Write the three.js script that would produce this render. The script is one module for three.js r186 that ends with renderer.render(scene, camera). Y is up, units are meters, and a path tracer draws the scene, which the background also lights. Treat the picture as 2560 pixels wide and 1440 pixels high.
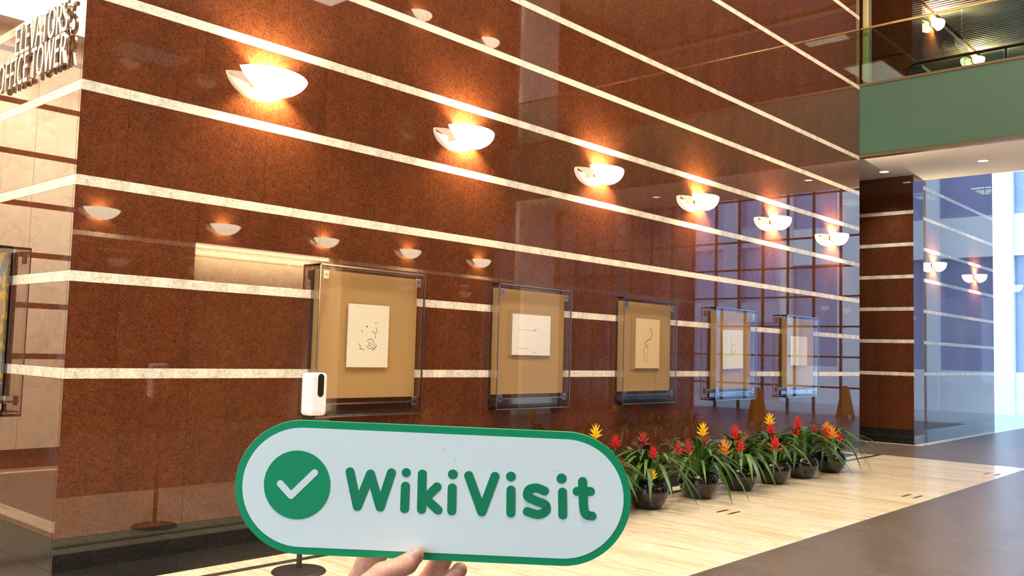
import * as THREE from 'three';
import { mergeGeometries } from 'three/addons/utils/BufferGeometryUtils.js';
import { RoundedBoxGeometry } from 'three/addons/geometries/RoundedBoxGeometry.js';
import { RectAreaLightUniformsLib } from 'three/addons/lights/RectAreaLightUniformsLib.js';
import { MarchingCubes } from 'three/addons/objects/MarchingCubes.js';
import { FontLoader } from 'three/addons/loaders/FontLoader.js';
import { TextGeometry } from 'three/addons/geometries/TextGeometry.js';

// ---------------------------------------------------------------- camera, sky, exposure, large lights
const scene = new THREE.Scene();
const Y0 = 1.515, H = 0.76;                       // height of the lowest pale band, spacing of the bands
const lev = k => Y0 + H * k;
const camera = new THREE.PerspectiveCamera(35.408, 16 / 9, 0.05, 300);
camera.position.set(-2.887, 0.2566 + Y0, 7.246);
camera.rotation.set(0.0709527, -0.8361756, 0.0271074, 'YXZ');
camera.updateMatrixWorld(true);
scene.add(camera);
scene.background = new THREE.Color().setRGB(0.52, 0.75, 1.0);
scene.backgroundIntensity = 4.1;
const renderer = new THREE.WebGLRenderer();
renderer.toneMapping = THREE.LinearToneMapping;
renderer.toneMappingExposure = 1.16;
renderer.shadowMap.enabled = true;
RectAreaLightUniformsLib.init();
const WARM = new THREE.Color().setRGB(1.0, 0.72, 0.42), SOFT = new THREE.Color().setRGB(1.0, 0.91, 0.78), LAMP = new THREE.Color().setRGB(1.0, 0.74, 0.40);
const HALL_LIGHT = 38, LOBBY_LIGHT = 6, LOBBY_SPOT = 75, RECESS_LIGHT = 150;
const SCONCE_GLOW = 6.5, SCONCE_POINT = 17;

// ---------------------------------------------------------------- helpers
let seed = 7;
const rnd = () => { seed = (seed * 1664525 + 1013904223) >>> 0; return seed / 4294967296; };
const rr = (a, b) => a + (b - a) * rnd();
const taken = new Map();
function numbered(n) { const k = taken.get(n) || 0; taken.set(n, k + 1); return k ? `${n}_${String(k).padStart(3, '0')}` : n; }
function shade(m) { m.castShadow = true; m.receiveShadow = true; return m; }
function metreUV(g, ox = 0, oy = 0) {
  const p = g.attributes.position, n = g.attributes.normal, uv = new Float32Array(p.count * 2);
  for (let i = 0; i < p.count; i++) {
    const ax = Math.abs(n.getX(i)), ay = Math.abs(n.getY(i)), az = Math.abs(n.getZ(i));
    let u, v;
    if (ax >= ay && ax >= az) { u = p.getZ(i); v = p.getY(i); } else if (ay >= az) { u = p.getX(i); v = p.getZ(i); } else { u = p.getX(i); v = p.getY(i); }
    uv[2 * i] = u + ox; uv[2 * i + 1] = v + oy;
  }
  g.setAttribute('uv', new THREE.BufferAttribute(uv, 2));
  return g;
}
const bx = (x0, x1, y0, y1, z0, z1, ox = 0, oy = 0) => metreUV(new THREE.BoxGeometry(x1 - x0, y1 - y0, z1 - z0).translate((x0 + x1) / 2, (y0 + y1) / 2, (z0 + z1) / 2), ox, oy);
const clean = gs => gs.map(g => { let k = g.index ? g.toNonIndexed() : g; for (const a of Object.keys(k.attributes)) if (!['position', 'normal', 'uv'].includes(a)) k.deleteAttribute(a); return k; });
const merged = gs => gs.length === 1 ? gs[0] : mergeGeometries(clean(gs));
function mesh(name, g, m, parent = scene) {
  const o = shade(new THREE.Mesh(Array.isArray(g) ? merged(g) : g, m));
  o.name = parent === scene ? numbered(name) : name; parent.add(o); return o;
}
function thing(name, label, category, p = [0, 0, 0], turn = 0, group) {
  const o = new THREE.Group(); o.name = numbered(name); o.position.set(...p); o.rotation.y = turn; scene.add(o);
  o.userData = { label, category }; if (group) o.userData.group = group; return o;
}
function tag(o, label, category, group) { o.userData = { ...o.userData, label, category }; if (group) o.userData.group = group; return o; }
function structure(name, label, category) { const o = new THREE.Group(); o.name = numbered(name); o.userData = { kind: 'structure', label, category }; scene.add(o); return o; }
function structMesh(name, g, m, label, category) { const o = mesh(name, g, m); o.userData = { kind: 'structure', label, category }; return o; }
function areaLight(w, h, color, intensity, pos, target) {
  const l = new THREE.RectAreaLight(color, intensity, w, h); l.position.set(...pos); l.lookAt(...target); scene.add(l); return l;
}

// ---------------------------------------------------------------- textures
function lattice(n, s) { let q = s; const a = new Float32Array(n * n); for (let i = 0; i < n * n; i++) { q = (q * 1664525 + 1013904223) >>> 0; a[i] = q / 4294967296; } return a; }
function noiseField(size, cells, s) {
  const a = lattice(cells, s), out = new Float32Array(size * size);
  for (let y = 0; y < size; y++) for (let x = 0; x < size; x++) {
    const fx = x / size * cells, fy = y / size * cells, ix = Math.floor(fx), iy = Math.floor(fy);
    let u = fx - ix, v = fy - iy; u = u * u * (3 - 2 * u); v = v * v * (3 - 2 * v);
    const g = (i, j) => a[((j % cells) * cells) + (i % cells)];
    out[y * size + x] = (g(ix, iy) * (1 - u) + g(ix + 1, iy) * u) * (1 - v) + (g(ix, iy + 1) * (1 - u) + g(ix + 1, iy + 1) * u) * v;
  }
  return out;
}
function noiseXY(size, cx, cy, s) {
  const a = lattice(Math.max(cx, cy), s), n = Math.max(cx, cy), out = new Float32Array(size * size);
  for (let y = 0; y < size; y++) for (let x = 0; x < size; x++) {
    const fx = x / size * cx, fy = y / size * cy, ix = Math.floor(fx), iy = Math.floor(fy);
    let u = fx - ix, v = fy - iy; u = u * u * (3 - 2 * u); v = v * v * (3 - 2 * v);
    const g = (i, j) => a[(j % cy) * n + (i % cx)];
    out[y * size + x] = (g(ix, iy) * (1 - u) + g(ix + 1, iy) * u) * (1 - v) + (g(ix, iy + 1) * (1 - u) + g(ix + 1, iy + 1) * u) * v;
  }
  return out;
}
function tex(size, metres, fn, aniso) {
  const d = new Uint8Array(size * size * 4);
  for (let i = 0; i < size * size; i++) { const c = fn(i, i % size, Math.floor(i / size)); d[4 * i] = Math.max(0, Math.min(255, c[0])); d[4 * i + 1] = Math.max(0, Math.min(255, c[1])); d[4 * i + 2] = Math.max(0, Math.min(255, c[2])); d[4 * i + 3] = 255; }
  const t = new THREE.DataTexture(d, size, size); t.wrapS = t.wrapT = THREE.RepeatWrapping; t.magFilter = THREE.LinearFilter; t.minFilter = THREE.LinearMipmapLinearFilter; t.generateMipmaps = true;
  t.colorSpace = THREE.SRGBColorSpace; t.repeat.set(1 / (Array.isArray(metres) ? metres[0] : metres), 1 / (Array.isArray(metres) ? metres[1] : metres)); t.needsUpdate = true; return t;
}
const mixc = (a, b, t) => [a[0] + (b[0] - a[0]) * t, a[1] + (b[1] - a[1]) * t, a[2] + (b[2] - a[2]) * t];
function graniteTex(base, dark, pale, s, metres = 1.1) {
  const n1 = noiseField(512, 256, s), n2 = noiseField(512, 110, s + 1), n3 = noiseField(512, 24, s + 2), n4 = noiseField(512, 5, s + 3);
  return tex(512, metres, i => {
    let c = base; const g = 0.55 * n1[i] + 0.45 * n2[i];
    c = g < 0.42 ? mixc(c, dark, Math.min(1, (0.42 - g) * 4)) : g > 0.6 ? mixc(c, pale, Math.min(1, (g - 0.6) * 3.2)) : c;
    const k = 0.88 + 0.14 * n3[i] + 0.12 * n4[i]; return [c[0] * k, c[1] * k, c[2] * k];
  });
}
const redTex = graniteTex([95, 53, 32], [62, 33, 20], [124, 75, 50], 11, 0.9);
const bandTex = graniteTex([232, 223, 204], [158, 145, 120], [250, 244, 230], 31, 0.7);
const blackTex = graniteTex([38, 37, 34], [22, 21, 20], [66, 64, 58], 51, 0.9);
const darkFloorTex = graniteTex([100, 89, 78], [84, 74, 64], [118, 106, 94], 71, 1.3);
function veinTex(base, vein, s, metres, strength, streak = 0) {
  const a = noiseField(512, 4, s), b = noiseField(512, 9, s + 1), c = noiseField(512, 34, s + 2), d = noiseField(512, 160, s + 3);
  const s1 = noiseXY(512, 70, 5, s + 5), s2 = noiseXY(512, 190, 9, s + 6), s3 = noiseXY(512, 22, 4, s + 7);
  return tex(512, metres, (i, x, y) => {
    const v = Math.abs(0.6 * a[i] + 0.4 * b[i] + 0.12 * c[i] - 0.55);
    let t = Math.max(0, 1 - v * 26) * strength;
    if (streak) t = Math.max(0, 0.4 * s1[i] + 0.35 * s2[i] + 0.45 * s3[i] - 0.56) * streak;
    const k = 0.955 + 0.06 * c[i] + 0.04 * d[i]; const q = mixc(base, vein, Math.min(1, t)); return [q[0] * k, q[1] * k, q[2] * k];
  });
}
const beigeTex = veinTex([228, 208, 178], [196, 168, 134], 91, 2.8, 0.35);
const creamTex = veinTex([250, 236, 206], [196, 162, 108], 131, [1.6, 2.6], 0.3, 1.35);

// ---------------------------------------------------------------- materials
const phys = o => new THREE.MeshPhysicalMaterial(o);
const M = {
  red: phys({ map: redTex, roughness: 0.015, ior: 1.75 }),
  redB: phys({ map: redTex, color: new THREE.Color(0.94, 0.92, 0.9), roughness: 0.015, ior: 1.75 }),
  band: phys({ map: bandTex, roughness: 0.12, ior: 1.55 }),
  black: phys({ map: blackTex, roughness: 0.06, ior: 1.65 }),
  darkFloor: phys({ map: darkFloorTex, roughness: 0.3, ior: 1.5 }),
  beige: phys({ map: beigeTex, roughness: 0.2, ior: 1.5 }),
  cream: phys({ map: creamTex, roughness: 0.13, ior: 1.5 }),
  creamB: phys({ map: creamTex, color: new THREE.Color(0.96, 0.955, 0.94), roughness: 0.13, ior: 1.5 }),
  core: phys({ color: 0x94877a, roughness: 0.9 }),
  plaster: phys({ color: 0xf3eeec, roughness: 0.85 }),
  ceiling: phys({ color: 0xe8dfd4, roughness: 0.9 }),
  green: phys({ color: 0x365445, roughness: 0.35, ior: 1.45 }),
  bronze: phys({ color: 0x6b5640, metalness: 0.7, roughness: 0.35 }),
  brass: phys({ color: 0xd8b986, metalness: 1, roughness: 0.22 }),
  olive: phys({ color: 0xa39a72, metalness: 0.35, roughness: 0.4 }),
  darkMetal: phys({ color: 0x1c1b1c, metalness: 0.6, roughness: 0.4 }),
  steel: phys({ color: 0xc9ccd2, metalness: 1, roughness: 0.18 }),
  glass: phys({ color: 0xffffff, transmission: 1, thickness: 0, roughness: 0, ior: 1.5 }),
  railGlass: phys({ color: 0xdbe8dc, transmission: 1, thickness: 0, roughness: 0, ior: 1.22 }),
  acrylic: phys({ color: 0xffffff, transmission: 1, thickness: 0.02, roughness: 0.02, ior: 1.49, attenuationColor: new THREE.Color(0.8, 0.88, 0.95), attenuationDistance: 0.6 }),
  pane: phys({ color: 0xffffff, transmission: 1, thickness: 0, roughness: 0, ior: 1.42 }),
  mirror: phys({ color: 0x9a9ca4, metalness: 1, roughness: 0.05 }),
  slat: phys({ color: 0x77706e, roughness: 0.5 }),
  tan: phys({ color: 0xb28f58, roughness: 0.8 }),
  mat: phys({ color: 0xa58a5f, roughness: 0.85 }),
  white: phys({ color: 0xf4f2f4, roughness: 0.35 }),
  blackGloss: phys({ color: 0x060606, roughness: 0.08 }),
  standMetal: phys({ color: 0x3a3431, metalness: 0.3, roughness: 0.5 }),
  facade: phys({ color: 0xe9eef4, roughness: 0.8 }),
  facadeB: phys({ color: 0xb9bcd0, roughness: 0.8 }),
  winDark: phys({ color: 0x939fc4, roughness: 0.08 }),
  street: phys({ color: 0xb4bcc4, roughness: 0.9 }),
  amber: phys({ color: 0xd9960f, roughness: 0.5 }),
  shadeGlass: new THREE.MeshStandardMaterial({ color: 0xfff4e2, roughness: 0.35, emissive: new THREE.Color().setRGB(1.0, 0.84, 0.58), emissiveIntensity: SCONCE_GLOW }),
  lampPanel: new THREE.MeshStandardMaterial({ color: 0xffffff, emissive: SOFT, emissiveIntensity: 6 }),
  lobbyPanel: new THREE.MeshStandardMaterial({ color: 0xffffff, emissive: SOFT, emissiveIntensity: 12 }),
  downlight: new THREE.MeshStandardMaterial({ color: 0xffffff, emissive: new THREE.Color().setRGB(1, 0.93, 0.82), emissiveIntensity: 5 }),
  coveLamp: new THREE.MeshStandardMaterial({ color: 0xffffff, emissive: WARM, emissiveIntensity: 14 }),
  mullion: phys({ color: 0x4b3226, metalness: 0.4, roughness: 0.5 }),
};

// ---------------------------------------------------------------- the great granite wall
const TOP = 12.6, XE = 16.02, PW = 1.2925, BH = 0.0425, JO = 0.0012, T = 0.03;
const rows = [];                                   // [y0, y1, parity] of granite courses; bands between
for (let k = 0; k <= 6; k++) rows.push([k ? lev(k - 1) + BH : 0.25, lev(k) - BH, k]);
rows.push([lev(6) + BH, lev(8) - BH, 7], [lev(8) + BH, lev(10) - BH, 8], [lev(10) + BH, lev(12) - BH, 9], [lev(12) + BH, TOP, 10]);
const bandLevels = [0, 1, 2, 3, 4, 5, 6, 8, 10, 12];
const geoCache = new Map();
function panelGeo(w, h, d, v) {
  const key = [w.toFixed(3), h.toFixed(3), d, v].join();
  if (!geoCache.has(key)) geoCache.set(key, metreUV(new THREE.BoxGeometry(w - 2 * JO, h - 2 * JO, d), v * 0.371, v * 0.217));
  return geoCache.get(key);
}
// places panels between a and b along a wall whose face lies in a local plane z = 0, x running along it
function course(parent, name, mat, a, b, y0, y1, first, width, d = T) {
  const cuts = [a]; for (let x = first; x < b - 0.02; x += width) if (x > a + 0.02) cuts.push(x); cuts.push(b);
  for (let i = 0; i + 1 < cuts.length; i++) {
    const w = cuts[i + 1] - cuts[i], g = panelGeo(w, y1 - y0, d, Math.floor(rnd() * 4));
    const m = Array.isArray(mat) ? mat[rnd() < 0.6 ? 0 : 1] : mat;
    const o = mesh(name, g, m, parent); o.position.set((cuts[i] + cuts[i + 1]) / 2, (y0 + y1) / 2, -d / 2);
  }
}
function stoneWall(group, a, b, off = 0, top = TOP, scale = 1, upTo = 99) {
  const s = y => y <= 0.25 ? y : Y0 + (y - Y0) * scale;
  course(group, 'base_stone', M.black, a, b, 0, 0.25, a, b - a > 3 ? PW * 2 : 9);
  rows.forEach(([y0, y1, k]) => { if (s(y0) < top) course(group, 'granite_panel', [M.red, M.redB], a, b, s(y0), Math.min(top, s(y1)), a + ((k % 2 ? 0.39 : 1.0363) + off), PW); });
  bandLevels.forEach(k => { const y = s(lev(k)); if (k < upTo && y + BH < top) course(group, 'pale_band', M.band, a, b, y - BH, y + BH, a + ((k % 2 ? 0.39 : 1.0363) + off), PW); });
}
const wallFront = structure('wall_front', 'polished red granite wall with pale speckled stone bands and bowl sconces', 'wall');
mesh('wall_core', bx(0.04, XE - 0.002, 0, TOP, -0.4, -0.0305), M.core, wallFront);
stoneWall(wallFront, 0, XE);
const wallLeft = structure('wall_left', 'polished granite return wall with pale bands below the lobby lettering', 'wall');
{ // plane x = 0, facing -x: local x runs along +z
  const g = new THREE.Group(); g.name = 'stone_face'; wallLeft.rotation.y = -Math.PI / 2;
  stoneWall(wallLeft, -7.2, -T - 0.001, 0.0);
  mesh('wall_core', bx(-7.2, -0.41, 0, TOP, -0.4, -0.0305), M.core, wallLeft);
}
// recess between the long wall and the pier, and the pier with the wall beyond it
structMesh('wall_recess', [bx(XE, 18.62, 0, TOP, -2.4, -2.1), bx(XE - 0.3, XE - 0.001, 0, TOP, -2.4, -0.41)], M.red, 'dark granite lining of the recess beside the pier', 'wall');
const pier = structure('wall_pier', 'red granite pier with pale bands and black base', 'wall');
pier.position.set(18.6, 0, 0); pier.rotation.y = -Math.PI / 2;
stoneWall(pier, -2.1, 0.25, 0.5, TOP, 0.985, 6);
mesh('wall_core', bx(-2.1, 0.2495, 0, TOP, -0.7, -0.0305), M.red, pier);
const XG = 26.4;
const wallFar = structure('wall_far', 'banded granite wall beyond the pier mirroring the daylight', 'wall');
stoneWall(wallFar, 19.31, XG - 0.1, 0.2);
mesh('wall_core', bx(19.31, XG - 0.1, 0, TOP, -0.4, -0.0305), M.core, wallFar);

// ---------------------------------------------------------------- other walls, ceilings
const ZB = 10.1;
const wallBack = structure('wall_back', 'granite wall behind the viewer with pale bands and a lit recess', 'wall');
{
  const parts = [bx(-9, 6.5, 0, TOP, ZB, ZB + 0.3), bx(10.3, 16.4, 0, TOP, ZB, ZB + 0.3), bx(6.5, 10.3, 3.86, TOP, ZB, ZB + 0.3), bx(18.0, XG, 0, TOP, ZB, ZB + 0.3)];
  mesh('granite_face', parts, M.red, wallBack);
  const bands = []; for (const k of [3]) { const y = lev(k); const cut = y < 3.9; for (const [a, b] of cut ? [[-9, 6.5], [10.3, 16.4], [18, XG]] : [[-9, 16.4], [18, XG]]) bands.push(bx(a, b, y - BH, y + BH, ZB - 0.004, ZB + 0.02)); }
  mesh('pale_bands', bands, M.band, wallBack);
  mesh('white_pilaster', bx(16.4, 18.0, 0, TOP, ZB - 0.15, ZB + 0.3), M.facade, wallBack);
}
const recess = structure('wall_recess_lobby', 'beige stone recess with lit transom panels', 'wall');
mesh('stone_lining', [bx(6.2, 6.5, 0, 4.1, ZB + 0.3, 13.2), bx(10.3, 10.6, 0, 4.1, ZB + 0.3, 13.2), bx(6.2, 10.6, 0, 4.1, 13.2, 13.5), bx(6.2, 10.6, 3.86, 4.1, ZB + 0.3, 13.2)], M.beige, recess);
for (const [a, b] of [[6.5, 8.05], [8.06, 9.6], [9.61, 10.3]]) mesh('transom_panel', bx(a, b, 3.02, 3.66, ZB + 0.75, ZB + 0.79), M.beige, recess);
mesh('transom_trim', bx(6.5, 10.3, 3.67, 3.859, ZB + 0.73, ZB + 0.81), M.beige, recess);
const cove = mesh('cove_light', bx(6.7, 10.1, 3.82, 3.859, ZB + 0.31, ZB + 0.41), M.coveLamp);
tag(cove, 'slim cove lamp under the lintel washing the beige transom panels', 'cove light');
areaLight(3.4, 0.1, new THREE.Color().setRGB(1.0, 0.80, 0.55), RECESS_LIGHT, [8.4, 3.80, ZB + 0.38], [8.4, 3.5, ZB + 0.75]);
// lobby to the left
structMesh('wall_lobby_side', bx(-6.3, -6, 0, 6.4, -7.2, 0), M.beige, 'beige stone side wall of the lobby', 'wall');
const lobbyBack = structure('wall_lobby_back', 'brightly lit beige stone lobby wall with brown bands', 'wall');
{
  const ys = [0.14, ...bandLevels.filter(k => k < 7).map(k => lev(k))];
  for (let i = 0; i < ys.length; i++) { const y0 = i ? ys[i] + BH : ys[i], y1 = i + 1 < ys.length ? ys[i + 1] - BH : 6.4; for (let x = -6; x < 0; x += 0.75) mesh('stone_slab', bx(x + 0.003, Math.min(0, x + 0.75) - 0.003, y0, y1, -7.23, -7.2, rnd(), rnd()), M.beige, lobbyBack); }
  for (const k of bandLevels.filter(k => k < 7)) mesh('brown_band', bx(-6, 0, lev(k) - BH, lev(k) + BH, -7.228, -7.201), M.red, lobbyBack);
  mesh('base_stone', bx(-6, 0, 0, 0.14, -7.23, -7.195), M.black, lobbyBack);
  mesh('wall_core', bx(-6.3, 0, 0, 6.7, -7.5, -7.231), M.core, lobbyBack);
}
structMesh('ceiling_lobby', bx(-6.3, 0.0, 6.4, 6.7, -7.2, 0), M.ceiling, 'white lobby ceiling', 'ceiling');
structMesh('wall_bulkhead', [bx(-6.3, -0.001, 6.4, TOP, -0.3, 0), bx(-9, -6.3, 0, TOP, -0.3, 0)], M.red, 'granite wall above and beside the lobby opening', 'wall');
const lobbyLamp = mesh('lobby_ceiling_light', bx(-5.6, -0.4, 6.36, 6.4, -6.6, -5.2), M.lobbyPanel);
tag(lobbyLamp, 'long luminous panel in the lobby ceiling', 'ceiling light');
areaLight(5.2, 1.4, SOFT, LOBBY_LIGHT, [-3.0, 6.355, -5.9], [-3.0, 0, -5.9]);
for (const x of [-5.0, -3.9, -2.8, -1.7]) {
  const d = thing('lobby_spotlight', 'round ceiling spotlight washing the beige lobby wall', 'spotlight', [x, 6.4, -4.3], 0, 'lobby wall washers');
  mesh('lens', new THREE.CylinderGeometry(0.07, 0.07, 0.02, 20).translate(0, -0.012, 0), M.downlight, d);
  mesh('trim_ring', new THREE.TorusGeometry(0.075, 0.01, 8, 24).rotateX(Math.PI / 2).translate(0, -0.006, 0), M.white, d);
  const sp = new THREE.SpotLight(SOFT, LOBBY_SPOT, 0, 0.62, 0.5); sp.position.set(x, 6.36, -4.3); sp.target.position.set(x, 3.4, -7.2); sp.castShadow = true; sp.shadow.radius = 3; scene.add(sp, sp.target);
}
// west end with daylight window
structMesh('wall_west', [bx(-9.3, -9, 0, 0.6, 0, ZB), bx(-9.3, -9, 6.2, TOP, 0, ZB), bx(-9.3, -9, 0.6, 6.2, 0, 1.6), bx(-9.3, -9, 0.6, 6.2, 9.6, ZB)], M.red, 'granite end wall with a wide daylight window', 'wall');
const ww = structure('window_1', 'wide window in the end wall behind the viewer', 'window');
mesh('window_frame', [3.6, 5.6, 7.6].map(z => bx(-9.2, -9.1, 0.6, 6.2, z - 0.04, z + 0.04)), M.darkMetal, ww);
for (const [a, b] of [[1.6, 3.56], [3.64, 5.56], [5.64, 7.56], [7.64, 9.6]]) mesh('glass_pane', bx(-9.152, -9.148, 0.6, 6.2, a, b), M.glass, ww);
structMesh('ceiling', bx(-9.3, XG + 0.3, TOP, TOP + 0.3, -2.4, 13.5), M.ceiling, 'high plaster ceiling of the hall', 'ceiling');
for (const [x, z, gain] of [[-5.0, 3.6, 1.9], [-5.0, 8.0, 1.9], [1.5, 5.0, 1], [7.0, 5.0, 1], [12.5, 5.0, 1]]) {
  const l = mesh('ceiling_light', bx(x - 1.3, x + 1.3, TOP - 0.05, TOP, z - 0.7, z + 0.7), M.lampPanel);
  tag(l, 'rectangular luminous panel in the high hall ceiling', 'ceiling light', 'hall ceiling panels');
  areaLight(2.6, 1.4, SOFT, HALL_LIGHT * gain, [x, TOP - 0.06, z], [x, 0, z]);
}

// ---------------------------------------------------------------- floor
const floor = structure('floor', 'cream marble field framed by dark polished stone', 'floor');
mesh('floor_slab', bx(-9.3, XG, -0.3, -0.021, -7.2, 13.5), M.core, floor);
const tile = (name, m, x0, x1, z0, z1, o = 0) => mesh(name, bx(x0, x1, -0.02, 0, z0, z1, o, o * 1.7), m, floor);
tile('dark_border', M.black, -0.58, 14.55, 0, 0.58); tile('dark_border', M.black, -0.58, 0, -7.2, 0);
tile('marble_strip', M.cream, -0.79, 14.76, 0.58, 0.79); tile('marble_strip', M.cream, 14.55, 14.76, 0, 0.58); tile('marble_strip', M.cream, -0.79, -0.58, -7.2, 0.58);
tile('dark_line', M.black, -0.88, 14.82, 0.79, 0.88); tile('dark_line', M.black, -0.88, -0.79, -7.2, 0.79); tile('dark_line', M.black, 14.76, 14.82, 0, 0.79);
{ let i = 0; for (let x = -3.3; x < 14.9; x += 0.92, i++) for (const [z0, z1] of [[0.88, 2.1], [2.1, 3.35]]) { const x1 = Math.min(x + 0.92, 14.95); if (x < -0.9 && z0 < 0.9) { } tile('marble_slab', rnd() < 0.6 ? M.cream : M.creamB, x + 0.0006, x1 - 0.0006, z0 + 0.0006, z1 - 0.0006, rnd() * 1.2); } }
tile('dark_slab', M.red, -3.3, -0.88, -7.2, -5.85); tile('marble_strip', M.cream, -3.3, -0.88, -5.85, -5.68); tile('dark_slab', M.darkFloor, -3.3, -0.88, -5.68, 0.88);
tile('dark_slab', M.darkFloor, -9.3, XG, 3.35, 13.5); tile('dark_slab', M.darkFloor, -9.3, -3.3, -7.2, 3.35); tile('dark_slab', M.darkFloor, 14.95, XG, 0.88, 3.35);
tile('dark_slab', M.darkFloor, 14.82, 17.5, -2.1, 0.88); tile('marble_strip', M.cream, 17.5, 17.68, -2.1, 0.56); tile('marble_strip', M.cream, 17.5, XG, 0.56, 0.74);
tile('dark_border', M.black, 17.68, XG, -2.1, 0.56); tile('dark_line', M.darkFloor, 17.5, XG, 0.74, 0.88);
tile('dark_line', M.black, 14.9, 14.95, 0.88, 3.35);
function outlet(x, z, w, label) {
  const t = thing('floor_outlet', label, 'floor outlet', [x, 0, z]);
  mesh('cover_plate', bx(-w, w, 0, 0.003, -0.1, 0.1), M.cream, t);
  for (const d of [-0.075, 0.075]) mesh('slot', bx(-w, w, 0.003, 0.006, d - 0.018, d + 0.018), M.bronze, t);
}
outlet(6.65, 2.08, 0.13, 'small bronze-edged floor outlet in cream marble before the dark pots');
outlet(9.75, 3.1, 0.16, 'floor outlet with two bronze slots at the dark floor edge');
outlet(13.4, 3.15, 0.16, 'faint floor outlet far along the marble toward the pier');

// ---------------------------------------------------------------- mezzanine bridge
const bridge = structure('balcony', 'green fronted mezzanine bridge with pale soffit spanning the hall', 'balcony');
const SF = Y0 + 4.6;
mesh('green_fascia', bx(XE, XE + 0.12, Y0 + 4.62, Y0 + 6.1, 0.002, ZB), M.green, bridge);
mesh('bottom_trim', bx(XE - 0.02, XE + 0.14, SF - 0.04, Y0 + 4.62, 0.002, ZB), M.bronze, bridge);
mesh('top_trim', bx(XE - 0.02, XE + 0.14, Y0 + 6.1, Y0 + 6.15, 0.002, ZB), M.bronze, bridge);
mesh('soffit', bx(XE + 0.3, 19.4, SF, SF + 0.3, -2.1, ZB), M.plaster, bridge);
mesh('soffit_reveal', bx(XE + 0.14, XE + 0.3, SF + 0.04, SF + 0.3, -2.1, ZB), M.steel, bridge);
mesh('bridge_slab', bx(XE + 0.12, 19.4, SF + 0.3, SF + 0.6, -2.1, ZB), M.darkFloor, bridge);
const rail = thing('glass_railing', 'glass balustrade with slim gold handrail above the green fascia', 'railing', [XE + 0.06, 0, 0]);
{
  const y = Y0 + 7.37, tube = new THREE.CylinderGeometry(0.028, 0.028, ZB - 0.02, 12).rotateX(Math.PI / 2).translate(0, y, ZB / 2);
  mesh('handrail', tube, M.brass, rail);
  for (let z = 0.02; z < 9.9; z += 2.0) { mesh('glass_pane', bx(-0.006, -0.004, Y0 + 6.15, y - 0.02, z + 0.01, Math.min(z + 1.99, 10.05)), M.railGlass, rail); }
}
const rear = thing('rear_handrail', 'dark handrail with curled end behind the glass balustrade', 'railing', [18.25, 0, 0]);
{
  const y = Y0 + 7.1;
  const c = new THREE.CatmullRomCurve3([[0, y, 9.8], [0, y, 5], [0, y, 0.5], [0, y - 0.02, 0.34], [0, y - 0.12, 0.27], [0, y - 0.4, 0.27], [0, SF + 0.6, 0.27]].map(p => new THREE.Vector3(...p)), false, 'catmullrom', 0.1);
  mesh('handrail', new THREE.TubeGeometry(c, 80, 0.035, 10), M.darkMetal, rear);
  for (const z of [2.3, 4.3, 6.3, 8.3]) mesh('post', bx(-0.02, 0.02, SF + 0.6, y, z - 0.02, z + 0.02), M.darkMetal, rear);
  for (const z of [0.35, 2.35, 4.35, 6.35]) mesh('glass_pane', bx(-0.003, 0.003, SF + 0.65, y - 0.06, z, z + 1.9), M.railGlass, rear);
}
const post = mesh('corner_post', new RoundedBoxGeometry(0.2, TOP - (Y0 + 6.15), 0.13, 2, 0.02).translate(XE + 0.25, (TOP + Y0 + 6.15) / 2, 0.07), M.olive);
tag(post, 'olive bronze post rising where the balcony meets the granite wall', 'post');
for (const [z, s] of [[-0.14, 'in the soffit corner close to the pier'], [1.93, 'in the soffit before the far banded wall'], [4.1, ''], [6.25, ''], [8.3, '']]) {
  const d = thing('soffit_downlight', s ? 'round white downlight ' + s : 'round white downlight along the balcony soffit', 'downlight', [17.85, SF, z], 0, s ? undefined : 'soffit downlights');
  mesh('trim_ring', new THREE.TorusGeometry(0.11, 0.014, 8, 28).rotateX(Math.PI / 2).translate(0, -0.004, 0), M.white, d);
  mesh('lens', new THREE.CylinderGeometry(0.1, 0.1, 0.012, 28).translate(0, -0.004, 0), M.downlight, d);
  const sp = new THREE.SpotLight(SOFT, 14, 0, 0.9, 0.6); sp.position.set(17.85, SF - 0.03, z); sp.target.position.set(17.85, 0, z); sp.castShadow = true; sp.shadow.radius = 4; scene.add(sp, sp.target);
}

// ---------------------------------------------------------------- glazed front, outside
const front = structure('window_2', 'tall glazed entrance front beyond the bridge', 'window');
{
  for (const [a, b] of [[0.05, 1.9], [1.95, 3.6]]) mesh('glass_pane', bx(XG - 0.004, XG, 0, TOP, a, b), M.glass, front);
  mesh('mullion', bx(XG - 0.1, XG, 0, TOP, 1.9, 1.95), M.white, front);
  const zs = []; for (let i = 0; i <= 7; i++) zs.push(3.65 + i * 0.92);
  const ysr = [0, 0.9, 1.9, 2.9, 3.9, 4.9, 5.9, 7.4, 9, 10.8, TOP];
  for (const z of zs) mesh('mullion', bx(XG - 0.12, XG, 0, TOP, z - 0.028, z + 0.028), M.mullion, front);
  for (const y of ysr.slice(1, -1)) for (let i = 0; i < 7; i++) mesh('transom', bx(XG - 0.1, XG, y - 0.028, y + 0.028, zs[i] + 0.028, zs[i + 1] - 0.028), M.mullion, front);
  mesh('glass_pane', bx(XG - 0.05, XG - 0.046, 0, TOP, 3.7, 10.05), M.glass, front);
}
const louver = structure('ceiling_louver', 'slatted ceiling over the glazed entrance beyond the bridge', 'ceiling');
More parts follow.
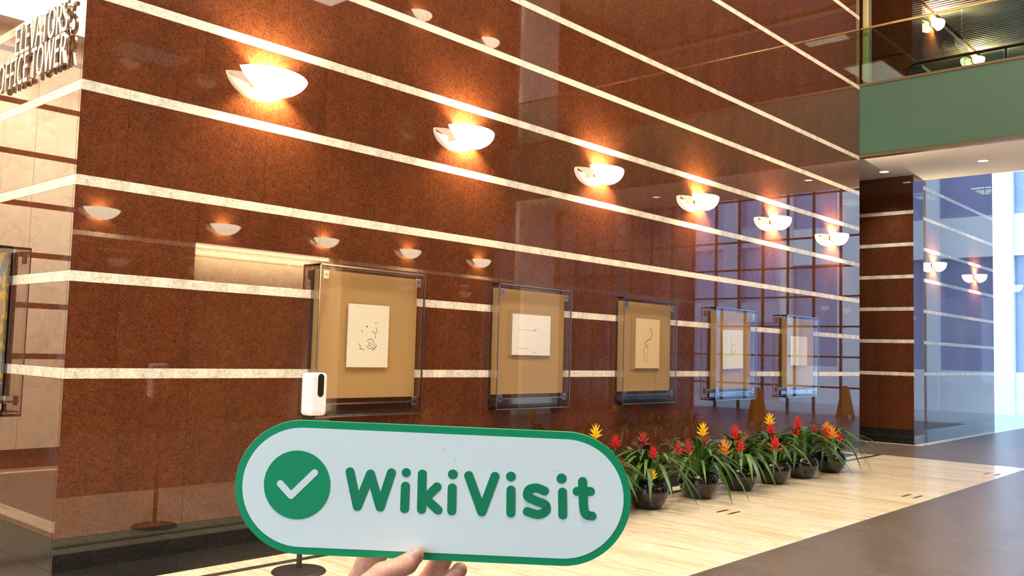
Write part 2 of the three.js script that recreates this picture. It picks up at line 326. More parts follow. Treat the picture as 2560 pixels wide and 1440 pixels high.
{ const gs = []; for (let x = 19.5; x < 26.2; x += 0.15) gs.push(bx(x, x + 0.07, 10.75, 10.85, 0.03, 10)); const o = mesh('slats', gs, M.slat, louver); o.userData.kind = 'stuff'; mesh('backing', bx(19.45, 26.3, 10.95, 11.0, 0.03, 10), M.mullion, louver); }
structMesh('ground_outside', bx(XG, 70, -0.3, -0.02, -40, 60), M.street, 'pale pavement and street outside', 'ground');
structMesh('ground_west', bx(-40, -9.3, -0.3, -0.02, -20, 30), M.street, 'pale pavement beyond the end window', 'ground');
function building(name, label, x, z0, z1, h, cols, floorsN, mat, win) {
  const b = thing(name, label, 'building', [x, -0.02, (z0 + z1) / 2]);
  const w = z1 - z0; mesh('facade', bx(0.3, 6, 0, h, -w / 2, w / 2), mat, b);
  const cw = w / cols, fh = h / floorsN;
  for (let j = 0; j < floorsN; j++) {
    mesh('floor_band', bx(0, 0.3, j * fh, j * fh + fh * 0.265, -w / 2, w / 2), mat, b);
    for (let i = 0; i < cols; i++) {
      const c = -w / 2 + cw * (i + 0.5);
      mesh('window_glass', bx(0.2, 0.24, j * fh + fh * 0.265, (j + 1) * fh, c - cw * 0.34, c + cw * 0.34), win, b);
    }
  }
  for (let i = 0; i <= cols; i++) { const c = -w / 2 + cw * i; mesh('pilaster', bx(-0.1, 0.3, 0, h, Math.max(-w / 2, c - cw * 0.16), Math.min(w / 2, c + cw * 0.16)), mat, b); }
}
building('office_building', 'pale office building with blue windows across the street', 34, -7.7, 10.3, 23.4, 6, 4, M.facade, M.winDark);
building('office_building', 'lilac grey building beside the pale office block', 36, 11, 30, 14, 7, 4, M.facadeB, M.winDark);

// ---------------------------------------------------------------- sconces
const shadeGeo = (() => {                            // shallow bowl shield held off the wall, open behind and above
  const A = 0.36, D = 0.2, B = 0.22, nu = 36, nv = 14, pos = [], idx = [];
  const P = (i, j, k) => { const u = -1 + 2 * i / nu, v = j / nv; const c = Math.pow(Math.max(0, 1 - u * u), 0.78); const th = v * Math.PI / 2; const r = k;
    return [u * A * r, -B * c * Math.sin(th) * r + 0.055 + 0.012 * c, D * c * Math.cos(th) * r]; };
  for (const k of [1, 0.955]) for (let j = 0; j <= nv; j++) for (let i = 0; i <= nu; i++) pos.push(...P(i, j, k));
  const S = (nv + 1) * (nu + 1), nb = 5;
  for (let j = 0; j <= nb; j++) for (let i = 0; i <= nu; i++) { const u = -1 + 2 * i / nu, c = Math.pow(Math.max(0, 1 - u * u), 0.78), th = j / nv * Math.PI / 2; pos.push(u * A, -B * c * Math.sin(th) + 0.055 + 0.012 * c, -0.085 * c * Math.cos(th) - 0.0005); }
  for (let j = 0; j < nb; j++) for (let i = 0; i < nu; i++) { const q = 2 * S + j * (nu + 1) + i; idx.push(q, q + 1, q + nu + 1, q + 1, q + nu + 2, q + nu + 1); }
  const id = (s, i, j) => s * S + j * (nu + 1) + i;
  for (let j = 0; j < nv; j++) for (let i = 0; i < nu; i++) { idx.push(id(0, i, j), id(0, i, j + 1), id(0, i + 1, j), id(0, i + 1, j), id(0, i, j + 1), id(0, i + 1, j + 1)); idx.push(id(1, i, j), id(1, i + 1, j), id(1, i, j + 1), id(1, i + 1, j), id(1, i + 1, j + 1), id(1, i, j + 1)); }
  for (const j of [0, nv]) for (let i = 0; i < nu; i++) idx.push(id(0, i, j), id(0, i + 1, j), id(1, i, j), id(0, i + 1, j), id(1, i + 1, j), id(1, i, j));
  const g = new THREE.BufferGeometry(); g.setAttribute('position', new THREE.Float32BufferAttribute(pos, 3)); g.setIndex(idx); g.computeVertexNormals();
  g.setAttribute('uv', new THREE.Float32BufferAttribute(new Float32Array(pos.length / 3 * 2), 2)); return g;
})();
const rivetGeo = new THREE.SphereGeometry(0.007, 10, 8);
function sconce(p, turn, label, group, power = 1) {
  const s = thing('wall_sconce', label, 'sconce', p, turn, group);
  const st = 0.115;
  const sh = mesh('glass_shade', shadeGeo, M.shadeGlass, s); sh.position.z = st;
  for (const [x, z] of [[-0.2, 0.152], [0.2, 0.152]]) { const r = mesh('rivet', rivetGeo, M.bronze, s); r.position.set(x, 0.035, z + st - 0.01); }
  mesh('mount_plate', bx(-0.11, 0.11, -0.05, 0.05, 0, 0.012), M.bronze, s);
  for (const k of [-1, 1]) mesh('side_fin', bx(k * 0.085 - 0.002, k * 0.085 + 0.002, -0.05, 0.07, 0.06, 0.17), M.white, s);
  const l = new THREE.PointLight(LAMP, SCONCE_POINT * power); l.position.set(0, 0.012, 0.115); l.castShadow = true; l.shadow.radius = 1.2; s.add(l);
  return s;
}
const SY = Y0 + 2.69, places = ['nearest the pale-lettered wall corner', 'above the gap after the first display case', 'above the gap after the second display case', 'above the gap after the third display case', 'above the gap after the fourth display case', 'closest to the green balcony'];
for (let k = 0; k < 6; k++) sconce([1.665 + 2.583 * k, SY, 0], 0, 'glowing white bowl sconce ' + places[k], 'sconces along the granite wall');
for (let k = 0; k < 6; k++) sconce([1.665 + 2.583 * k, Y0 + 8.87, 0], 0, 'bowl sconce of the upper row high on the long granite wall', 'upper sconces');
sconce([20.8, SY, 0], 0, 'bowl sconce on the far banded wall close to the pier', 'far wall sconces'); sconce([24.4, SY, 0], 0, 'bowl sconce on the far banded wall toward the street', 'far wall sconces');
sconce([20.8, Y0 + 8.85, 0], 0, 'bowl sconce above the glass balustrade close to the pier', 'far wall sconces'); sconce([24.4, Y0 + 8.85, 0], 0, 'bowl sconce above the glass balustrade toward the street', 'far wall sconces');
for (let k = 0; k < 5; k++) sconce([4.5 + 2.6 * k, SY + 0.02, ZB], Math.PI, 'bowl sconce on the opposite wall mirrored in the granite', 'opposite sconces');
for (const x of [12.4, 15.0]) sconce([x, Y0 + 8.93, ZB], Math.PI, 'upper bowl sconce on the opposite wall mirrored in the granite', 'opposite sconces');

// ---------------------------------------------------------------- display cases
function sheetTex(draw, w = 256, h = 320, paper = '#efe8cf') {
  const c = document.createElement('canvas'); c.width = w; c.height = h; const x = c.getContext('2d');
  x.fillStyle = paper; x.fillRect(0, 0, w, h); x.strokeStyle = '#3b3228'; x.fillStyle = '#2a231d'; x.lineCap = 'round'; x.lineWidth = 2.5; draw(x, w, h);
  const t = new THREE.CanvasTexture(c); t.colorSpace = THREE.SRGBColorSpace; return t;
}
const poly = (x, pts) => { x.beginPath(); pts.forEach((p, i) => i ? x.lineTo(...p) : x.moveTo(...p)); x.stroke(); };
const arc = (x, a, b, r, s, e) => { x.beginPath(); x.arc(a, b, r, s, e); x.stroke(); };
const sheets = [
  sheetTex((x) => { for (const [a, b, r] of [[85, 138, 3], [116, 112, 4], [172, 92, 3]]) { x.beginPath(); x.arc(a, b, r, 0, 7); x.fill(); } arc(x, 140, 200, 24, -2.6, 2.8); arc(x, 138, 202, 9, 0, 6); arc(x, 166, 130, 14, -1, 3); poly(x, [[68, 200], [80, 214], [78, 228], [92, 226], [104, 234]]); poly(x, [[172, 150], [170, 170]]); x.lineWidth = 4; arc(x, 150, 200, 30, 0.2, 1.4); }),
  sheetTex((x) => { arc(x, 180, 80, 12, 0, 2); poly(x, [[190, 220], [182, 226], [176, 222]]); x.lineWidth = 1.2; poly(x, [[40, 90], [220, 96]]); poly(x, [[46, 200], [140, 204]]); }, 320, 240, '#f6f3ea'),
  sheetTex((x) => { x.lineWidth = 4; poly(x, [[150, 60], [168, 78], [172, 112], [150, 132], [112, 144], [92, 160]]); x.lineWidth = 2.5; poly(x, [[92, 160], [100, 186], [80, 210], [96, 226], [86, 250], [104, 268], [98, 288]]); poly(x, [[130, 160], [120, 190], [136, 214], [118, 240], [128, 280]]); arc(x, 112, 176, 6, 0, 6); }, 256, 320, '#eed3a0'),
  sheetTex((x) => { x.lineWidth = 1.6; poly(x, [[90, 60], [110, 140], [96, 220]]); arc(x, 130, 160, 30, 0, 4); poly(x, [[110, 120], [160, 132]]); }, 256, 320, '#ece8c6'),
  sheetTex((x) => { x.lineWidth = 1.6; arc(x, 90, 150, 20, 0, 4); arc(x, 150, 170, 16, 2, 6); poly(x, [[70, 200], [180, 206]]); }, 256, 320, '#efe8d2'),
];
const CW = 1.36, CH = 1.47, CD = 0.13;
function displayCase(p, turn, label, sheet, board, edge) {
  const c = thing('display_case', label, 'display case', p, turn, 'clear display cases on the stone walls');
  mesh('back_panel', bx(-CW / 2 + 0.03, CW / 2 - 0.03, -0.56, CH / 2 - 0.05, 0.02, 0.04), board, c);
  mesh('front_pane', bx(-CW / 2 + 0.025, CW / 2 - 0.025, -CH / 2 + 0.025, CH / 2 - 0.025, CD - 0.004, CD - 0.0035), M.pane, c);
  const e = 0.022;
  for (const s of [-1, 1]) {
    mesh('side_edge', new RoundedBoxGeometry(e, CH, CD, 2, 0.006).translate(s * (CW / 2 - e / 2), 0, CD / 2), M.acrylic, c);
    mesh('end_edge', new RoundedBoxGeometry(CW - 2 * e - 0.002, e, CD, 2, 0.006).translate(0, s * (CH / 2 - e / 2), CD / 2), M.acrylic, c);
    for (const t of [-1, 1]) {
      const b = mesh('corner_clip', new RoundedBoxGeometry(0.07, 0.085, 0.02, 2, 0.004), M.steel, c); b.position.set(s * (CW / 2 - 0.085), t > 0 ? CH / 2 - 0.1 : -0.6, CD - 0.02);
      const r = mesh('screw', rivetGeo, M.darkMetal, c); r.position.set(s * (CW / 2 - 0.085), t > 0 ? CH / 2 - 0.1 : -0.6, CD - 0.008);
    }
  }
  for (const s of [-1, 1]) { mesh('front_bead', bx(s * (CW / 2 - 0.006) - 0.006, s * (CW / 2 - 0.006) + 0.006, -CH / 2, CH / 2, CD, CD + 0.006), edge || M.steel, c); mesh('front_bead', bx(-CW / 2, CW / 2, s * (CH / 2 - 0.006) - 0.006, s * (CH / 2 - 0.006) + 0.006, CD, CD + 0.006), edge || M.steel, c); }
  mesh('bottom_plate', bx(-CW / 2 + 0.025, CW / 2 - 0.025, -0.69, -0.62, 0.012, 0.02), M.mirror, c);
  mesh('shelf_rail', bx(-CW / 2 + 0.025, CW / 2 - 0.025, -0.615, -0.6, 0.015, CD - 0.01), M.steel, c);
  mesh('bottom_rail', bx(-CW / 2 + 0.025, CW / 2 - 0.025, -0.7, -0.69, 0.015, CD - 0.01), M.darkMetal, c);
  if (sheet) {
    const [w, h, x, y, tx, tilt, mt] = sheet;
    if (mt) mesh('mat_board', bx(x - w / 2 - mt, x + w / 2 + 0.015, y - h / 2 - 0.02, y + h / 2 + 0.04, 0.04, 0.052), M.mat, c);
    const s = mesh('drawing_sheet', new THREE.BoxGeometry(w, h, 0.012), phys({ map: tx, roughness: 0.75 }), c); s.position.set(x, y, 0.062); s.rotation.z = tilt;
  }
  return c;
}
const CY = Y0 + 0.32, caseX = k => 2.93 + 2.515 * k;
const caseLabel = ['clear display case beside the sanitizer dispenser holding a sketched curl on cream paper', 'clear display case with a nearly blank white landscape sheet', 'clear display case with a peach sheet showing a tall curved ink stroke', 'clear display case with a pale yellow-green sheet above the flowers', 'clear display case closest to the pier with a small cream sheet'];
const sh = [[0.52, 0.63, -0.01, 0.06, sheets[0], 0, 0], [0.70, 0.49, 0.0, 0.15, sheets[1], 0, 0.05], [0.6, 0.70, 0.02, 0.11, sheets[2], 0, 0.09], [0.66, 0.63, 0.0, 0.08, sheets[3], 0.03, 0], [0.68, 0.53, -0.03, 0.1, sheets[4], 0, 0]];
for (let k = 0; k < 5; k++) displayCase([caseX(k), CY, 0], 0, caseLabel[k], sh[k], M.tan);
{ // picture case on the return wall
  const g1 = noiseField(256, 22, 301), g2 = noiseField(256, 60, 302), g3 = noiseField(256, 5, 303);
  const t = tex(256, 1.4, i => { const a = g1[i] * 0.6 + g2[i] * 0.4; return a > 0.58 ? [214, 168, 70] : g3[i] > 0.5 ? mixc([96, 120, 140], [150, 160, 160], a) : mixc([120, 116, 96], [178, 160, 112], a); });
  displayCase([0, CY, -1.86], -Math.PI / 2, 'black edged case with a gold and blue mottled picture on the return wall', null, phys({ map: t, roughness: 0.6 }), M.darkMetal);
}

// ---------------------------------------------------------------- wall lettering
{
  const font = await new FontLoader().loadAsync('fonts/droid/droid_sans_regular.typeface.json');
  const letterMat = phys({ color: 0xe9dcc0, metalness: 0.85, roughness: 0.32 });
  const sign = thing('wall_lettering', 'raised metal letters reading ELEVATORS OFFICE TOWER on the return wall', 'lettering', [0, Y0, -0.2], -Math.PI / 2);
  let sx = 1;
  const line = (text, right, y, cap, fit) => {
    const size = cap / 0.72; let pen = 0; const made = [];
    for (const ch of text) {
      const adv = font.data.glyphs[ch].ha / font.data.resolution * size;
      if (ch !== ' ') { const g = new TextGeometry(ch, { font, size, depth: 0.02, curveSegments: 8, bevelEnabled: true, bevelThickness: 0.002, bevelSize: 0.002, bevelSegments: 1 }); made.push([ch, g, pen]); }
      pen += adv;
    }
    if (fit) sx = fit / pen;
    for (const [ch, g, p] of made) { const o = mesh('letter_' + ch.toLowerCase(), g, letterMat, sign); o.scale.x = sx; o.position.set(right + (p - pen) * sx, y, 0.026);
      const pin = mesh('stand_off', new THREE.CylinderGeometry(0.004, 0.004, 0.028, 8).rotateX(Math.PI / 2), M.darkMetal, sign); g.computeBoundingBox(); pin.position.set(right + (p - pen) * sx + g.boundingBox.min.x * sx + 0.012, y + 0.05, 0.014); }
  };
  line('ELEVATORS', -0.03, 2.76, 0.19, 1.15);
  line('OFFICE TOWER', -0.03, 2.485, 0.19);
}

// ---------------------------------------------------------------- sanitizer stand
{
  const t = thing('sanitizer_stand', 'white automatic hand sanitizer dispenser on a slim dark floor stand', 'sanitizer stand', [1.405, 0, 1.19], 0.04);
  const lathe = (pts, n = 32) => new THREE.LatheGeometry(pts.map(p => new THREE.Vector2(...p)), n);
  mesh('base', lathe([[0, 0], [0.205, 0], [0.212, 0.008], [0.2, 0.02], [0.06, 0.03], [0.02, 0.034], [0, 0.034]], 48), M.standMetal, t);
  mesh('pole', new THREE.CylinderGeometry(0.021, 0.021, 1.2, 20).translate(0, 0.62, 0), M.standMetal, t);
  mesh('back_plate', new RoundedBoxGeometry(0.11, 0.36, 0.012, 2, 0.004).translate(0, 1.3, 0.025), M.standMetal, t);
  const body = mesh('dispenser_body', new RoundedBoxGeometry(0.17, 0.335, 0.13, 6, 0.03).translate(0, 1.4, 0.097), M.white, t);
  const s = new THREE.Shape(); const w = 0.029, h0 = 0.062; s.absarc(0, h0, w, 0, Math.PI, false); s.absarc(0, -h0, w, Math.PI, 2 * Math.PI, false);
  mesh('refill_window', new THREE.ExtrudeGeometry(s, { depth: 0.004, bevelEnabled: false, curveSegments: 12 }).translate(0.012, 1.47, 0.16), M.blackGloss, body);
  for (const x of [-0.03, 0.015]) mesh('indicator', new THREE.CylinderGeometry(0.005, 0.005, 0.003, 10).rotateX(Math.PI / 2).translate(x, 1.275, 0.1625), phys({ color: 0xcfc6bd, roughness: 0.5 }), body);
  mesh('nozzle', new THREE.CylinderGeometry(0.012, 0.016, 0.02, 14).translate(0, 1.226, 0.1), M.blackGloss, t);
}

// ---------------------------------------------------------------- bromeliads in dark bowls
function leafGeo(len, wid, rise, droop) {
  const n = 9, pos = [], idx = [];
  for (let i = 0; i <= n; i++) {
    const t = i / n, r = len * (t * 0.95), y = rise * Math.sin(t * 1.9) - droop * t * t * t, w = wid * (0.55 + 0.9 * t) * Math.pow(1 - t, 0.55) + 0.0015;
    pos.push(r, y, -w, r, y - w * 0.45, 0, r, y, w);
    pos.push(r, y - 0.003, -w, r, y - w * 0.45 - 0.003, 0, r, y - 0.003, w);
  }
  for (let i = 0; i < n; i++) { const a = i * 6, b = a + 6; for (const k of [0, 1]) idx.push(a + k, a + k + 1, b + k, a + k + 1, b + k + 1, b + k); for (const k of [3, 4]) idx.push(a + k, b + k, a + k + 1, a + k + 1, b + k, b + k + 1); }
  const g = new THREE.BufferGeometry(); g.setAttribute('position', new THREE.Float32BufferAttribute(pos, 3)); g.setIndex(idx); g.computeVertexNormals(); g.setAttribute('uv', new THREE.Float32BufferAttribute(new Float32Array(pos.length / 3 * 2), 2)); return g;
}
const leafGs = [leafGeo(0.46, 0.03, 0.3, 0.22), leafGeo(0.54, 0.03, 0.3, 0.42), leafGeo(0.38, 0.032, 0.38, 0.1), leafGeo(0.6, 0.027, 0.24, 0.52)];
const leafM = [0x35591d, 0x284a19, 0x4d6f2b, 0x3f6424].map(c => phys({ color: c, roughness: 0.38, ior: 1.45 }));
const flowerGeo = (() => {
  const gs = []; let k = 0;
  for (const [ring, tilt, len, yy] of [[6, 1.15, 0.085, 0.0], [6, 0.8, 0.1, 0.02], [5, 0.45, 0.1, 0.045], [3, 0.15, 0.09, 0.06]]) for (let i = 0; i < ring; i++) {
    const g = new THREE.ConeGeometry(0.017, len, 5, 2).scale(1, 1, 0.4).translate(0, len / 2, 0); g.rotateZ(-tilt); g.rotateY(i / ring * Math.PI * 2 + k * 0.5); g.translate(0, yy, 0); gs.push(g); k += 0.13;
  }
  return merged(gs);
})();
const flowerM = { R: phys({ color: 0xc8201a, roughness: 0.45 }), D: phys({ color: 0xb0352a, roughness: 0.5 }), Y: phys({ color: 0xf4c416, roughness: 0.45 }), O: phys({ color: 0xf0921c, roughness: 0.45 }) };
const potMat = phys({ color: 0x100c0a, roughness: 0.14, ior: 1.55 }), soilMat = phys({ color: 0x1d140d, roughness: 1 });
const potGeo = new THREE.LatheGeometry([[0, 0], [0.14, 0], [0.155, 0.012], [0.21, 0.07], [0.25, 0.16], [0.256, 0.22], [0.235, 0.285], [0.212, 0.312], [0.2, 0.315], [0.195, 0.3], [0.19, 0.27], [0, 0.26]].map(p => new THREE.Vector2(...p)), 40);
const potX = [5.15, 6.15, 7.32, 8.38, 9.38, 10.32, 11.38];
const blooms = [[0, 5.26, -0.63, 'Y', 1], [0, 5.64, -0.76, 'R', 1], [0, 5.0, -0.8, 'R', 1], [1, 5.72, -1.06, 'R', 1.1], [1, 6.2, -0.78, 'D', 1.15], [1, 6.42, -0.93, 'R', 0.9], [1, 6.42, -1.18, 'Y', 0.7], [2, 6.98, -0.93, 'D', 1], [2, 7.22, -0.92, 'D', 1.1], [2, 7.58, -0.72, 'Y', 1.1], [2, 7.6, -0.86, 'R', 1], [3, 8.15, -1.0, 'O', 1.3], [3, 8.44, -0.8, 'R', 1.2], [3, 8.6, -0.98, 'R', 1.05], [3, 8.75, -0.86, 'D', 0.9], [4, 9.48, -0.66, 'Y', 1.15], [4, 9.52, -0.79, 'R', 1], [4, 9.64, -1.06, 'R', 1.5], [5, 10.42, -0.74, 'R', 1.1], [5, 10.38, -0.86, 'R', 1.3], [5, 11.05, -0.86, 'D', 0.9], [6, 11.46, -0.98, 'R', 1.3], [6, 11.72, -0.97, 'O', 1.3], [6, 11.5, -0.84, 'O', 1], [6, 12.0, -1.03, 'R', 1]];
const potLabel = ['largely hidden bromeliad pot with a tall yellow bloom at the row start', 'dark bowl with spreading strap leaves and red blooms at the row start', 'dark bowl of strap leaves with pinkish red blooms and one raised yellow bloom', 'dark bowl with a large orange star bloom low in front', 'dark bowl with a raised yellow bloom and a big red bloom in front', 'dark bowl with upright leaves and stacked red blooms', 'dark bowl at the row end next to the pier with orange and red blooms'];
potX.forEach((x, i) => {
  const t = thing('potted_bromeliad', potLabel[i], 'potted plant', [x, 0, 1.3], 0, 'bromeliad bowls along the granite wall');
  mesh('pot', potGeo, potMat, t); mesh('soil', new THREE.CylinderGeometry(0.19, 0.19, 0.02, 28).translate(0, 0.275, 0), soilMat, t);
  for (let k = 0; k < 72; k++) {
    const o = mesh('leaf', leafGs[Math.floor(rnd() * 4)], leafM[Math.floor(rnd() * 4)], t), a = rr(0, Math.PI * 2), up = rnd();
    const r = rr(0.0, 0.13); o.position.set(Math.cos(a) * r, 0.28 + 0.01 * up, Math.sin(a) * r); o.rotation.set(0, -a, up * 0.8, 'YXZ'); const s = rr(0.86, 1.18); o.scale.set(s, s, s * rr(1.0, 1.5));
  }
  for (const [p, fx, fy, c, s] of blooms) if (p === i) {
    const dz = fy < -0.9 ? rr(0.2, 0.32) : rr(-0.1, 0.12), q = (7.246 - 1.3 - dz) / 6.046, y = Math.max(0.3, 1.7716 + (fy + Y0 - 0.03 - 1.7716) * q), dx = -2.887 + (fx + 2.887) * q - x;
    const f = mesh('flower', flowerGeo, flowerM[c], t); f.position.set(dx, y, dz); f.scale.setScalar(s * 1.05); f.rotation.y = rr(0, 6);
    const c3 = new THREE.QuadraticBezierCurve3(new THREE.Vector3(dx * 0.3, 0.275, dz * 0.3), new THREE.Vector3(dx * 0.75, 0.2 + (y - 0.2) * 0.5, dz * 0.7), new THREE.Vector3(dx, y, dz));
    mesh('stem', new THREE.TubeGeometry(c3, 8, 0.008, 6), leafM[2], t);
  }
});

// ---------------------------------------------------------------- floor signs seen in the reflections
for (const [x, z, l] of [[25.3, 4.0, 'amber A-frame floor sign by the glazed front mirrored in the granite'], [19.6, 4.1, 'amber A-frame floor sign under the bridge mirrored in the granite']]) {
  const t = thing('floor_sign', l, 'floor sign', [x, 0, z], 0.5);
  for (const s of [-1, 1]) {
    const shp = new THREE.Shape(); shp.moveTo(-0.24, 0); shp.lineTo(-0.12, 0); shp.lineTo(-0.1, 0.1); shp.lineTo(0.1, 0.1); shp.lineTo(0.12, 0); shp.lineTo(0.24, 0); shp.lineTo(0.13, 0.98); shp.lineTo(-0.13, 0.98);
    const p = mesh('panel', new THREE.ExtrudeGeometry(shp, { depth: 0.02, bevelEnabled: false }), M.amber, t); p.rotation.x = -s * 0.16; p.position.z = s * 0.16;
  }
  mesh('handle', bx(-0.06, 0.06, 0.95, 1.0, -0.02, 0.04), M.amber, t);
}

// ---------------------------------------------------------------- hand-held pill sign
const DEPTH = 0.9, F = 2255.536, S = DEPTH / F, CX = 1082, CYP = 1233;
function pixelFrame(o) {
  const v = new THREE.Vector3((CX - 1280) * S, -(CYP - 720) * S, -DEPTH).applyQuaternion(camera.quaternion).add(camera.position);
  o.position.copy(v); o.quaternion.copy(camera.quaternion); return o;
}
const L2 = (px, py) => new THREE.Vector2((px - CX) * S, -(py - CYP) * S);
{
  const sign = pixelFrame(thing('held_sign', 'white pill-shaped sign with green border reading WikiVisit held in a hand', 'sign'));
  const pill = (r, tag) => { const a = L2(755, 1218.5), b = L2(1410, 1247.5), d = b.clone().sub(a), ang = Math.atan2(d.y, d.x), s = new THREE.Shape();
    s.absarc(b.x, b.y, r * S, ang - Math.PI / 2, ang + Math.PI / 2, false); s.absarc(a.x, a.y, r * S, ang + Math.PI / 2, ang + 1.5 * Math.PI, false); s.closePath(); return s; };
  const scuff = noiseField(256, 40, 501), scuff2 = noiseField(256, 6, 502);
  const faceTex = tex(256, 0.42, i => { const k = 1 - 0.03 * Math.max(0, scuff2[i] - 0.5) - (scuff[i] > 0.97 ? 0.06 : 0); return [238 * k, 252 * k, 244 * k]; });
  const white = phys({ map: faceTex, roughness: 0.4 }), green = phys({ color: 0x069a63, roughness: 0.35 }), letter = phys({ color: 0x068a5c, roughness: 0.4 });
  const ex = (s, d, z, seg = 40, bev = 0) => new THREE.ExtrudeGeometry(s, { depth: d, bevelEnabled: bev > 0, bevelThickness: bev, bevelSize: bev, bevelOffset: -bev, bevelSegments: 2, curveSegments: seg }).translate(0, 0, z);
  mesh('border_plate', ex(pill(168), 0.0024, -0.003, 48, 0.0004), green, sign);
  mesh('white_face', ex(pill(149), 0.0006, -0.0004, 48), white, sign);
  const disc = new THREE.Shape(); const dc = L2(743, 1212); disc.absellipse(dc.x, dc.y, 83 * S, 86 * S, 0, Math.PI * 2);
  mesh('badge_disc', ex(disc, 0.0004, 0.0002, 48), green, sign);
  const capsule = (p, q, w) => { const d = q.clone().sub(p), a = Math.atan2(d.y, d.x), s = new THREE.Shape(); s.absarc(q.x, q.y, w, a - Math.PI / 2, a + Math.PI / 2, false); s.absarc(p.x, p.y, w, a + Math.PI / 2, a + 1.5 * Math.PI, false); s.closePath(); return s; };
  let lift = 0;
  const stroke = (pts, w, z) => pts.slice(1).map((p, i) => ex(capsule(pts[i], p, w), 0.0003 + 0.00003 * (lift++ % 31), z, 10));
  const C3 = (a, b) => L2(560 + a / 2.3704, 1000 + b / 2.3704), WD = 26.5 / 2.3704 * S, Z = 0.0002;
  mesh('check_mark', stroke([[335, 495], [398, 565], [538, 430]].map(p => C3(...p)), 20 / 2.3704 * S, 0.0006), white, sign);
  const curve = pts => new THREE.SplineCurve(pts.map(p => C3(...p))).getPoints(28);
  const dot = (a, b, r) => { const s = new THREE.Shape(), c = C3(a, b); s.absarc(c.x, c.y, r / 2.3704 * S, 0, Math.PI * 2); return ex(s, 0.0004, Z, 16); };
  const li = (n, gs) => mesh('letter_' + n, gs, letter, sign);
  const seg = pts => stroke(pts.map(p => C3(...p)), WD, Z);
  li('w', seg([[747, 425], [790, 630], [868, 438], [925, 634], [992, 431]]));
  li('i', [...seg([[1075, 510], [1070, 643]]), dot(1080, 430, 27)]);
  li('k', [...seg([[1175, 438], [1170, 647]]), ...seg([[1262, 514], [1192, 582], [1267, 651]])]);
  li('i', [...seg([[1352, 520], [1349, 655]]), dot(1356, 440, 29)]);
  li('v', seg([[1450, 447], [1527, 662], [1605, 452]]));
  li('i', [...seg([[1700, 533], [1699, 668]]), dot(1700, 453, 29)]);
  li('s', stroke(curve([[1898, 538], [1850, 520], [1806, 532], [1800, 570], [1846, 596], [1900, 618], [1908, 655], [1862, 678], [1797, 660]]), WD, Z));
  li('i', [...seg([[2005, 545], [2007, 680]]), dot(2000, 465, 30)]);
  li('t', [...stroke(curve([[2124, 482], [2127, 560], [2131, 640], [2146, 678], [2180, 687]]), WD, Z), ...seg([[2092, 540], [2170, 541]])]);
}

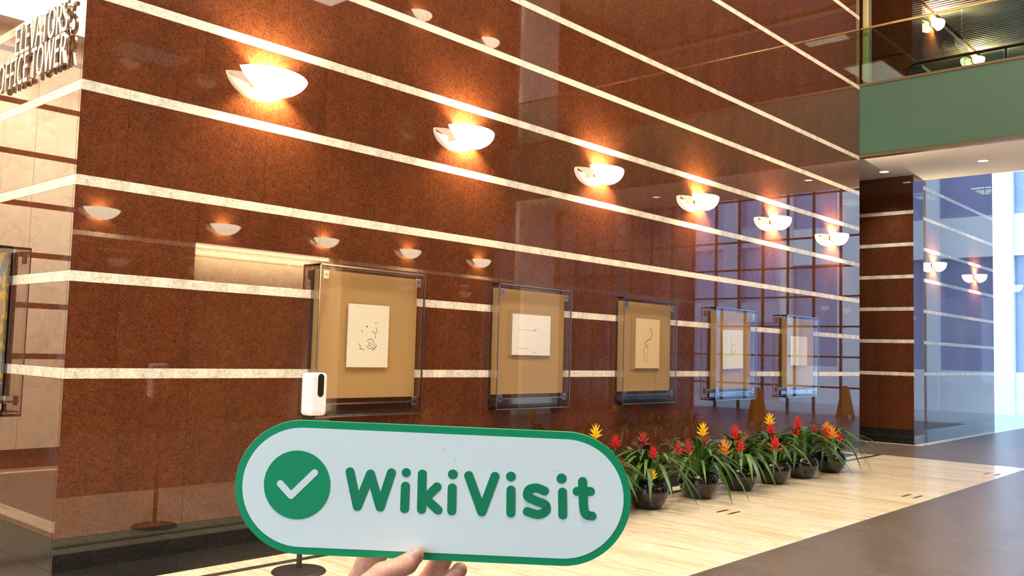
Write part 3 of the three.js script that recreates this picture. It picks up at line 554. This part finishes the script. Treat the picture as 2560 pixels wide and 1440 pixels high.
// ---------------------------------------------------------------- hand
{
  const hand = pixelFrame(thing('hand', 'bare hand with thumb over the lower edge of the WikiVisit sign', 'hand'));
  const J = (px, py, dz) => { const k = (DEPTH - dz) / DEPTH; return new THREE.Vector3((px - 1280) * S * k - (CX - 1280) * S, -(py - 720) * S * k + (CYP - 720) * S, dz); };
  const R = p => p * S;
  // chains: [x, y, depth toward the viewer, radius in the same units as x and y]
  const chains = [
    [[838, 1650, -0.006, 46], [868, 1512, 0.018, 38], [955, 1437, 0.0165, 29], [1018, 1410, 0.0122, 24], [1041, 1389, 0.0096, 19.5]],
    [[830, 1600, -0.03, 44], [876, 1500, -0.038, 36], [922, 1408, -0.026, 32], [985, 1330, -0.014, 25], [1028, 1296, -0.0125, 20]],
    [[900, 1640, -0.038, 42], [1010, 1530, -0.045, 33], [1092, 1425, -0.03, 28], [1130, 1345, -0.0145, 24], [1150, 1310, -0.0125, 20]],
    [[960, 1680, -0.036, 40], [1052, 1570, -0.04, 30], [1104, 1484, -0.024, 24], [1134, 1446, -0.0145, 21], [1149, 1425, -0.0115, 19.5]],
    [[985, 1740, -0.03, 40], [1050, 1650, -0.036, 26], [1098, 1580, -0.03, 22], [1118, 1545, -0.018, 19], [1124, 1526, -0.012, 17]],
    [[835, 1640, -0.018, 56], [930, 1690, -0.028, 58], [880, 1840, -0.02, 66], [860, 1960, -0.016, 68]],
    [[838, 1650, -0.006, 46], [870, 1800, -0.016, 62]], [[960, 1680, -0.036, 44], [900, 1850, -0.024, 62]],
  ].map(c => c.map(([x, y, d, r]) => ({ p: J(x, y, d), r: R(r) })));
  chains.push([{ p: J(860, 1960, -0.016), r: R(68) }, { p: J(840, 2400, 0.02), r: R(95) }]);
  const box = new THREE.Box3(); chains.flat().forEach(j => { box.expandByPoint(j.p.clone().addScalar(j.r + 0.012)); box.expandByPoint(j.p.clone().addScalar(-j.r - 0.012)); });
  const skinN = noiseField(128, 30, 601), skinM = noiseField(128, 6, 602);
  const skin = phys({ map: tex(128, 0.03, i => { const k = 0.94 + 0.1 * skinN[i]; const q = mixc([222, 170, 140], [214, 148, 122], skinM[i]); return [q[0] * k, q[1] * k, q[2] * k]; }), roughness: 0.5, ior: 1.42 });
  const size = Math.max(...box.getSize(new THREE.Vector3()).toArray()) / 2, ctr = box.getCenter(new THREE.Vector3());
  const N = 150, mc = new MarchingCubes(N, skin, false, false, 400000); mc.isolation = 0; mc.reset();
  const half = N / 2, q = new THREE.Vector3(), ab = new THREE.Vector3(), k = 0.0035;
  const caps = []; for (const c of chains) for (let i = 0; i + 1 < c.length; i++) caps.push([c[i], c[i + 1], c]);
  for (let z = 0; z < N; z++) for (let y = 0; y < N; y++) for (let x = 0; x < N; x++) {
    q.set((x - half) / half, (y - half) / half, (z - half) / half).multiplyScalar(size).add(ctr);
    const best = new Map();
    for (const [a, b, c] of caps) {
      ab.copy(b.p).sub(a.p); const l2 = ab.lengthSq(); let t = (q.x - a.p.x) * ab.x + (q.y - a.p.y) * ab.y + (q.z - a.p.z) * ab.z; t = Math.max(0, Math.min(1, t / l2));
      const dx = q.x - a.p.x - ab.x * t, dy = q.y - a.p.y - ab.y * t, dz = q.z - a.p.z - ab.z * t, d = Math.sqrt(dx * dx + dy * dy + dz * dz) - (a.r + (b.r - a.r) * t);
      const o = best.get(c); if (o === undefined) best.set(c, d); else { const h = Math.max(k - Math.abs(o - d), 0) / k; best.set(c, Math.min(o, d) - h * h * k * 0.25); }
    }
    let D = 1e9; const kk = 0.004; for (const d of best.values()) { const h = Math.max(kk - Math.abs(D - d), 0) / kk; D = Math.min(D, d) - h * h * kk * 0.25; }
    mc.field[x + y * N + z * N * N] = -D;
  }
  mc.update();
  const n = mc.count, P = new Float32Array(n * 3), NN = new Float32Array(n * 3), UV = new Float32Array(n * 2);
  for (let i = 0; i < n; i++) { for (let a = 0; a < 3; a++) { P[3 * i + a] = mc.positionArray[3 * i + a] * size + ctr.getComponent(a); NN[3 * i + a] = mc.normalArray[3 * i + a]; } UV[2 * i] = P[3 * i]; UV[2 * i + 1] = P[3 * i + 1]; }
  const g = new THREE.BufferGeometry(); g.setAttribute('position', new THREE.BufferAttribute(P, 3)); g.setAttribute('normal', new THREE.BufferAttribute(NN, 3)); g.setAttribute('uv', new THREE.BufferAttribute(UV, 2));
  mesh('hand_skin', g, skin, hand);
  const nail = new THREE.SphereGeometry(1, 24, 12).scale(R(11.5), R(18), R(4.5));
  const nm = mesh('thumb_nail', nail, phys({ color: 0xe2ac9c, roughness: 0.25 }), hand); nm.position.copy(J(1040, 1386, 0.0096)).add(new THREE.Vector3(-R(1), R(1), R(17))); nm.rotation.z = -0.72;
}
scene.traverse(o => { if (o.isMesh) shade(o); });
renderer.render(scene, camera);
